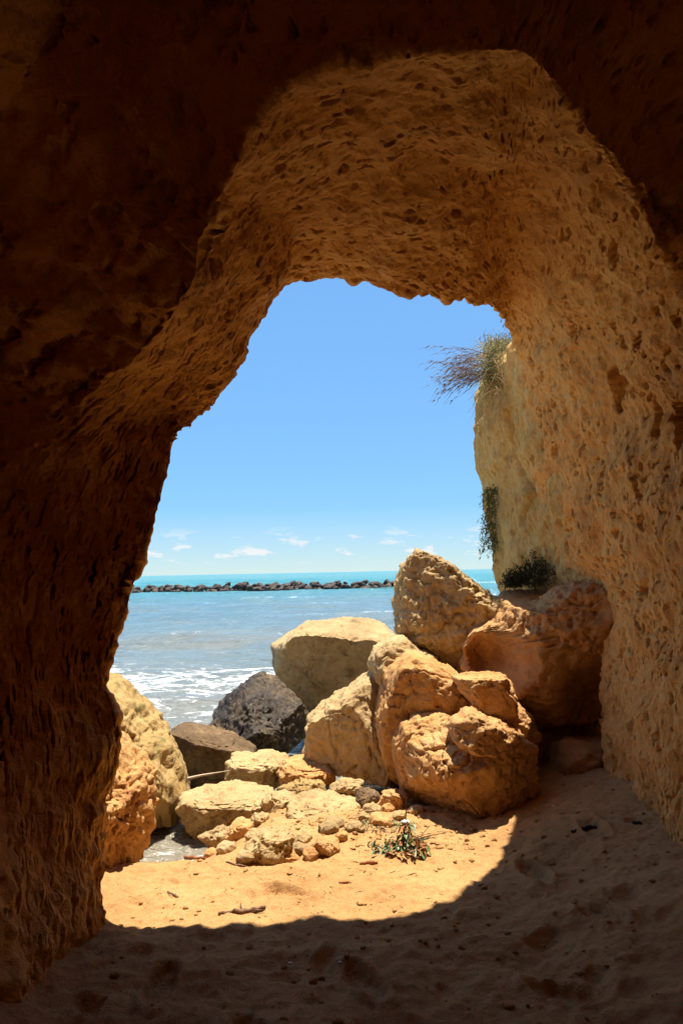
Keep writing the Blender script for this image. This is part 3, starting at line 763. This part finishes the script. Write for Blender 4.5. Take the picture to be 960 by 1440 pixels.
rub = [(356, 1178), (418, 1198), (480, 1178), (512, 1150), (498, 1168), (545, 1140), (585, 1142), (318, 1196), (440, 1205), (524, 1142),
       (460, 1168), (534, 1156), (425, 1184), (345, 1206), (298, 1202), (562, 1150), (470, 1160), (405, 1210)]
for k, (x, y) in enumerate(rub):
    q = on_sand(x, y); q[2] = max(q[2], SEA_Z - 0.02)
    s_r = rnd(6, 13)
    poly = [(x + s_r * rnd(0.8, 1.3) * math.cos(a), y - 2 - s_r * 0.62 * rnd(0.8, 1.2) * math.sin(a)) for a in np.linspace(0, 5.5, 8)]
    rock('stone', poly, q[1], (M_GOLD, M_TAN, M_ORANGE)[k % 3], thick=0.8, n=16, seed=300 + k, cuts=5, detail=0.6, group='rubble between the boulders',
         label='%s fist sized stone among the rubble between the boulders and the sand' % ('pale golden', 'brown', 'orange')[k % 3], cat='stone')

# ------------------------------------------------------------------ breakwater: each stone a piece
bw = link('breakwater', None, loc=(-6, 73, SEA_Z), label='long low breakwater of dark piled stones out at sea', cat='breakwater')
protos = []
d6, F6 = cube_sphere(6)
for k in range(7):
    rs = np.random.default_rng(k)
    V = d6 * np.array([0.85, 0.6, 0.55])
    for _ in range(9):
        nn = rs.normal(size=3); nn /= np.linalg.norm(nn); q = V @ nn
        V = V - np.clip(q - q.max() * rs.uniform(0.6, 0.85), 0, None)[:, None] * nn
    V = V * (1 + 0.18 * fbm(d6 * 2.0 + k * 5, 2)[:, None])
    protos.append(mesh_from('stone', V, F6, M_BREAK, smooth=False))
xx = -22.0
k = 0
while xx < 9.5:
    for lay in range(3):
        sc = random.uniform(0.45, 1.15) * (0.75, 0.85, 0.7)[lay]
        o = bpy.data.objects.new('stone', protos[random.randrange(7)]); COL.objects.link(o); o.parent = bw
        zz_ = (0.05, 0.28, 0.46)[lay] + random.uniform(-0.1, 0.12)
        if lay == 2 and random.random() < 0.45: zz_ -= 0.3
        o.location = (xx + 6 + random.uniform(-0.3, 0.3), (-0.7, 0.0, 0.5)[lay] + random.uniform(-0.2, 0.2), zz_)
        o.rotation_euler = (random.uniform(-0.6, 0.6), random.uniform(-0.6, 0.6), random.uniform(0, 6.28))
        s = sc * 0.85
        o.scale = (s * random.uniform(0.8, 1.35), s, s * random.uniform(0.8, 1.1))
    xx += random.uniform(0.34, 0.58)

# ------------------------------------------------------------------ plants
class Strips:
    def __init__(self): self.v, self.f = [], []
    def blade(self, pts, w, flat=None):
        """a thin three-sided blade or twig along pts, tapering"""
        pts = np.asarray(pts, float); m = len(pts); b = len(self.v)
        for q in range(m):
            t = pts[min(q + 1, m - 1)] - pts[max(q - 1, 0)]; t /= np.linalg.norm(t) + 1e-9
            a = np.cross(t, (0.3, 0.5, 0.81)); a /= np.linalg.norm(a) + 1e-9; c_ = np.cross(t, a)
            r = w * (1 - 0.75 * q / (m - 1))
            for k in range(3):
                an = k * 2.094
                self.v.append(pts[q] + (a * math.cos(an) + c_ * math.sin(an) * (flat or 1)) * r)
        for q in range(m - 1):
            for k in range(3):
                self.f.append((b + q * 3 + k, b + q * 3 + (k + 1) % 3, b + q * 3 + 3 + (k + 1) % 3, b + q * 3 + 3 + k))
    def leaf(self, p, d, l, w, droop=0.3):
        d = np.asarray(d, float); d /= np.linalg.norm(d)
        s = np.cross(d, (0.1, 0.2, 1)); s /= np.linalg.norm(s) + 1e-9
        u = np.cross(s, d); b = len(self.v)
        p = np.asarray(p, float)
        m_ = p + d * l * 0.5; e = p + d * l - np.array([0, 0, droop * l])
        self.v += [p, m_ + s * w / 2 + u * w * 0.15, e, m_ - s * w / 2 + u * w * 0.15, m_]
        self.f += [(b, b + 1, b + 2, b + 4), (b, b + 4, b + 2, b + 3)]
    def build(self, name, mat, parent, origin):
        return link(name, mesh_from(name, np.array(self.v) - np.array(origin), np.array(self.f), mat, smooth=False), parent=parent)

def arc(p, d, l, sag, n=6, jit=0.02):
    p = np.asarray(p, float); d = np.asarray(d, float) / np.linalg.norm(d)
    return [p + d * l * q / (n - 1) + np.array([0, 0, -sag * l * (q / (n - 1)) ** 2]) + RNG.normal(size=3) * jit * l * (q > 0) for q in range(n)]

# dry grass tuft on the cliff's shoulder
o0 = P(712, 525, 6.6)
tuft = link('grass_tuft', None, loc=o0, label='dry green grass tuft with long dark sprays on the cliff shoulder', cat='plant')
g, dgr, st, sd = Strips(), Strips(), Strips(), Strips()
for k in range(1700):
    p = P(rnd(680, 738), rnd(480, 545), rnd(6.2, 7.1))
    d = (rnd(-1, 0.6), rnd(-1.0, 0.5), rnd(-0.5, 1.0))
    (g if random.random() < 0.62 else dgr).blade(arc(p, d, rnd(0.08, 0.24), rnd(0.1, 0.8), 5, 0.04), rnd(0.0018, 0.0035))
for k in range(1100):
    p = P(rnd(684, 738), rnd(472, 548), rnd(6.2, 6.9)); (g if k % 3 else dgr).leaf(p, RNG.normal(size=3) + np.array([-0.3, -0.3, 0.2]), rnd(0.025, 0.06), rnd(0.006, 0.013), 0.3)
for k in range(300):
    p = P(rnd(690, 740), rnd(500, 560), rnd(6.1, 6.9))
    dgr.blade(arc(p, (rnd(-0.6, 0.5), rnd(-0.7, 0.2), rnd(-0.2, 0.2)), rnd(0.12, 0.3), rnd(0.6, 1.3), 5, 0.05), rnd(0.0018, 0.003))
for k in range(95):
    p = P(rnd(668, 700), rnd(495, 535), rnd(6.3, 6.9))
    d = np.array((-1, rnd(-0.5, 0.3), rnd(-0.35, 0.38)))
    a_ = arc(p, d, rnd(0.2, 0.50), rnd(0.05, 0.45), 8, 0.035)
    st.blade(a_, 0.0026)
    for q in range(2, 8):
        if random.random() < 0.75:
            st.blade(arc(a_[q], d + np.array((0, rnd(-0.6, 0.6), rnd(-0.9, 0.3))), rnd(0.05, 0.11), 0.3, 4, 0.03), 0.0022)
        if q > 4 and random.random() < 0.6:
            sd.blade(arc(a_[q], d + np.array((0, rnd(-0.4, 0.4), rnd(-0.9, 0.0))), rnd(0.025, 0.05), 0.2, 4, 0.0), 0.0055)
for (x, y) in ((702, 443), (704, 453), (707, 460), (674, 478)):
    p = P(x + 22, y + 26, 6.7); q = P(x, y, 6.6)
    st.blade([p, (p + q) / 2 + np.array([0, 0, 0.02]), q], 0.0025); sd.blade(arc(q, (0.2, 0, 1), 0.03, 0, 4, 0), 0.009)
g.build('green_blades', M_GRASSG, tuft, o0); dgr.build('dry_blades', M_GRASSD, tuft, o0); st.build('stems', M_STEM, tuft, o0); sd.build('seed_heads', M_STEM, tuft, o0)['kind'] = 'stuff'

# hanging weed lower on the cliff edge
o1 = P(694, 720, 7.0)
hang = link('hanging_weed', None, loc=o1, label='straggly weed hanging down the outer cliff edge', cat='plant')
a1, b1_ = Strips(), Strips()
for k in range(260):
    p = P(rnd(686, 700), 685 + 85 * random.random() ** 1.3, rnd(6.8, 7.3))
    c_ = arc(p, (rnd(-1, 0.2), rnd(-0.8, 0.5), rnd(-0.2, 0.5)), rnd(0.05, 0.13), rnd(0.5, 1.8), 6, 0.05)
    b1_.blade(c_, 0.0022)
    for q in (2, 3, 4, 5):
        a1.leaf(c_[q], RNG.normal(size=3), rnd(0.02, 0.045), rnd(0.010, 0.02), 0.3)
for k in range(9):
    p = P(rnd(690, 697), rnd(745, 765), 7.0); b1_.blade(arc(p, (rnd(-0.2, 0.2), -0.2, -1), rnd(0.12, 0.25), 0.0, 6, 0.03), 0.0025)
a1.build('leaves', M_GRASSG, hang, o1); b1_.build('stems', M_STEM, hang, o1)

# dark shrub on the ledge
o2 = P(748, 822, 6.0)
shrub = link('shrub', None, loc=o2, label='dense dark green shrub at the cliff foot on the red block', cat='shrub')
a2, b2_ = Strips(), Strips()
for k in range(420):
    u = random.random()
    x = 706 + 84 * u; top = np.interp(x, [706, 730, 752, 770, 790], [812, 795, 765, 785, 812])
    y = rnd(top, 824)
    p = P(x + (752 - x) * 0.25, y + (824 - y) * 0.3 + 3, rnd(5.75, 6.25))
    c_ = arc(p, ((x - 750) / 60 + rnd(-0.5, 0.5), rnd(-1, 0.4), rnd(0.1, 1)), rnd(0.06, 0.14), rnd(-0.1, 0.4), 5, 0.05)
    b2_.blade(c_, 0.0025)
    for q in range(1, 5):
        for _ in range(4):
            a2.leaf(c_[q], RNG.normal(size=3) + np.array([0, -0.2, 0.5]), rnd(0.015, 0.034), rnd(0.006, 0.012), 0.2)
a2.build('leaves', M_SHRUB, shrub, o2); b2_.build('stems', M_STEM, shrub, o2)

# dry grass fringe right of the shrub
o3 = P(800, 828, 5.6)
fr = link('grass_tuft', None, loc=o3, label='thin dry grass fringe between the shrub and the right cave wall', cat='plant')
a3 = Strips()
for k in range(260):
    p = P(rnd(770, 822), rnd(812, 834), rnd(5.3, 5.9))
    a3.blade(arc(p, (rnd(-0.8, 0.6), rnd(-0.8, 0.2), rnd(0.0, 1)), rnd(0.05, 0.13), rnd(0.2, 1.0), 5, 0.05), 0.0018)
a3.build('dry_blades', M_GRASSD, fr, o3)

# heap of leaves on the sand
o4 = on_sand(566, 1196)
heap = link('leaf_heap', None, loc=o4, label='wilted green leafy sprig lying on the sunlit sand', cat='plant')
a4, b4, c4, d4 = Strips(), Strips(), Strips(), Strips()
top = o4 + np.array([0.03, 0.10, 0.15])
for k in range(260):
    u = random.random()
    p = o4 + np.array([rnd(-0.16, 0.13) , rnd(-0.06, 0.10), 0.012 + rnd(0, 0.035)])
    if u < 0.5: p = o4 + (top - o4) * random.random() * 0.9 + RNG.normal(size=3) * np.array([0.022, 0.02, 0.005])
    d = (p - o4) * np.array([1.5, 1, 0]) + RNG.normal(size=3) * 0.9; d[2] = rnd(-0.9, 0.1)
    p[2] = max(p[2], ground_at(p[0], p[1]) + 0.012)
    (a4 if random.random() < 0.85 else c4).leaf(p, d, rnd(0.04, 0.09), rnd(0.012, 0.02), 0.3)
for k in range(14):
    p = o4 + np.array([rnd(-0.06, 0.1), rnd(-0.09, -0.04), 0.015]); c4.leaf(p, (rnd(-1, 1), rnd(-0.6, 0.2), 0.25), rnd(0.04, 0.07), 0.018, 0.1)
b4.blade([o4 + np.array([0, 0, 0.0]), top, top + np.array([0.005, 0, 0.09])], 0.006)
for k in range(10): b4.blade(arc(o4 + np.array([0.05, 0.04, 0.03]), (rnd(0.2, 1), rnd(-0.3, 0.7), 0.1), rnd(0.12, 0.26), 0.1, 5, 0.03), 0.0025)
vv, ff = cube_sphere(6)
a4.build('leaves', M_LEAF, heap, o4); c4.build('dry_leaves', M_LEAFDRY, heap, o4); b4.build('stem', M_STEM, heap, o4)
link('pale_husk', mesh_from('pale_husk', vv * np.array([0.022, 0.018, 0.010]) * (1 + 0.25 * RNG.normal(size=(len(vv), 1))) + (top - o4) * 0.8, ff, M_WHITE), parent=heap)
# weed litter
o5 = on_sand(525, 1165)
wl_ = link('weed_litter', None, loc=o5, label='thin scatter of withered weed strands on sand behind the leafy sprig', cat='plant litter')
a5, c5 = Strips(), Strips()
for k in range(130):
    q = on_sand(rnd(488, 560), rnd(1158, 1172)) if k % 3 else on_sand(rnd(500, 545), rnd(1145, 1160))
    a5.blade(arc(q + np.array([0, 0, 0.006]), (rnd(-1, 1), rnd(-1, 1), 0.15), rnd(0.02, 0.07), 0.2, 4, 0.06), 0.0022)
    if k % 4 == 0: c5.leaf(q + np.array([0, 0, 0.01]), (rnd(-1, 1), rnd(-1, 1), 0.1), rnd(0.03, 0.05), 0.01, 0.1)
a5.build('strands', M_STEM, wl_, o5); c5.build('leaves', M_LEAF, wl_, o5)

tw = Strips()
for k in range(240):
    q = on_sand(rnd(160, 690), rnd(1165, 1285)) if k % 2 else on_sand(rnd(420, 680), rnd(1150, 1200))
    tw.blade(arc(q + np.array([0, 0, 0.003]), (rnd(-1, 1), rnd(-1, 1), 0.08), rnd(0.012, 0.05), 0.1, 4, 0.08), rnd(0.0012, 0.0022))
link('twig_litter', mesh_from('twig_litter', np.array(tw.v), np.array(tw.f), M_WOOD, smooth=False), kind='stuff', label='tiny dark twigs and strands strewn over the sunlit sand', cat='litter')
# ------------------------------------------------------------------ driftwood, litter
def stick(name, pix, r, mat, label, cat='stick', fork=None):
    pts = [on_sand(*q) + np.array([0, 0, r * 0.7]) for q in pix]
    o = np.mean(pts, axis=0)
    fine = []
    for a_, b_ in zip(pts[:-1], pts[1:]):
        for q in range(4): fine.append(a_ + (b_ - a_) * q / 4 + RNG.normal(size=3) * r * 0.25)
    fine.append(pts[-1])
    v, f, S_ = [], [], 8
    L = len(fine)
    for q, p in enumerate(fine):
        t = np.asarray(fine[min(q + 1, L - 1)]) - np.asarray(fine[max(q - 1, 0)]); t /= np.linalg.norm(t) + 1e-9
        a_ = np.cross(t, (0, 0, 1)); a_ /= np.linalg.norm(a_) + 1e-9; c_ = np.cross(a_, t)
        rr = r * (0.55 + 0.45 * math.sin(math.pi * (0.12 + 0.76 * q / (L - 1)))) * rnd(0.85, 1.15)
        for k in range(S_):
            v.append(p + (a_ * math.cos(k * 2 * math.pi / S_) + c_ * math.sin(k * 2 * math.pi / S_)) * rr - o)
    for q in range(L - 1):
        for k in range(S_):
            f.append((q * S_ + k, q * S_ + (k + 1) % S_, q * S_ + S_ + (k + 1) % S_, q * S_ + S_ + k))
    for e_ in (0, L - 1):
        b = e_ * S_
        f += [(b, b + 1, b + 2, b + 3), (b, b + 3, b + 4, b + 7), (b + 4, b + 5, b + 6, b + 7)]
    ob = link(name, mesh_from(name, v, np.array(f), mat), loc=o, label=label, cat=cat)
    if fork:
        s_2 = Strips()
        for q in fork:
            s_2.blade([on_sand(*z) + np.array([0, 0, r]) - o for z in q], r * 0.6)
        link('twig', mesh_from('twig', np.array(s_2.v), np.array(s_2.f), mat), parent=ob)
    return ob
stick('stick', [(236, 1200), (255, 1205), (272, 1209), (288, 1209)], 0.011, M_REDWOOD, 'curved red brown stick on sunlit sand near the jagged ledge')
stick('stick', [(307, 1287), (330, 1284), (350, 1283), (373, 1277)], 0.010, M_WOOD, 'forked dark stick lying across the shadow edge', fork=[[(340, 1284), (338, 1272)], [(352, 1283), (372, 1283)]])
stick('stick', [(236, 1255), (244, 1260), (251, 1263)], 0.006, M_WOOD, 'short dark twig on sunlit sand below the curved stick')
stick('stick', [(318, 1213), (332, 1217), (347, 1219)], 0.005, M_WOOD, 'thin crooked twig on sand beside the curved stick', fork=[[(330, 1217), (337, 1211)]])
stick('stick', [(505, 1216), (518, 1215), (531, 1215)], 0.010, M_REDWOOD, 'short red bark piece near the leafy sprig')
stick('stick', [(562, 1235), (575, 1231), (585, 1228)], 0.003, M_WOOD, 'thin straight twig on sand below the leafy sprig')
stick('stick', [(476, 1242), (486, 1242), (494, 1243)], 0.006, M_REDWOOD, 'tiny red stick in the middle of the sunlit sand')
stick('stick', [(805, 1172), (822, 1168), (838, 1165)], 0.012, M_BLACK, 'charred black stick on the shaded sand by the right wall')
stick('stick', [(889, 1158), (902, 1160)], 0.010, M_BLACK, 'short black stub at the foot of the right wall')
# washed-up pole between the boulders
pa, pb = P(250, 1098, 5.35), P(322, 1084, 5.55)
sP = Strips(); mid_ = (pa + pb) / 2
sP.blade([pa - mid_, np.array([0, 0, 0.006]), pb - mid_], 0.016)
link('driftwood_pole', mesh_from('driftwood_pole', np.array(sP.v), np.array(sP.f), M_POLE), loc=mid_, label='pale straight pole washed up between the boulders', cat='driftwood')

# pebbles and crumbs: too many and too small to count
vv, ff = cube_sphere(3)
pv, pf, off = [], [], 0
def crumb(q, s):
    global off
    v = vv * np.array([s * rnd(0.8, 1.5), s * rnd(0.8, 1.3), s * rnd(0.5, 0.9)]) * (1 + 0.25 * RNG.normal(size=(len(vv), 1)))
    pv.append(v + q + np.array([0, 0, s * 0.3])); pf.append(ff + off); off += len(vv)
for k in range(1800):
    x = rnd(-1.0, 1.6); y = rnd(1.9, 4.8)
    if random.random() < 0.4: x = rnd(-0.6, 0.8); y = rnd(4.0, 4.9)
    crumb(np.array([x, y, ground_at(x, y) - 0.001]), 0.003 + 0.011 * random.random() ** 5)
link('gravel', mesh_from('gravel', np.concatenate(pv), np.concatenate(pf), M_SAND), kind='stuff', label='scattered sand crumbs and pebbles on the cave floor', cat='gravel')
for (x, y, lab) in ((408, 1355, 'white shell chip on the shaded sand in front of the sunlit patch'), (478, 1354, 'tiny white shell fragment on shaded sand beside the larger chip'), (778, 1134, 'pale shell chip on the shaded sand rise by the right wall')):
    q = on_sand(x, y); s = 0.010
    link('shell_chip', mesh_from('shell_chip', vv * np.array([s, s * 0.7, s * 0.4]), ff, M_WHITE), loc=q + np.array([0, 0, 0.002]), label=lab, cat='shell', group='white chips on the sand')
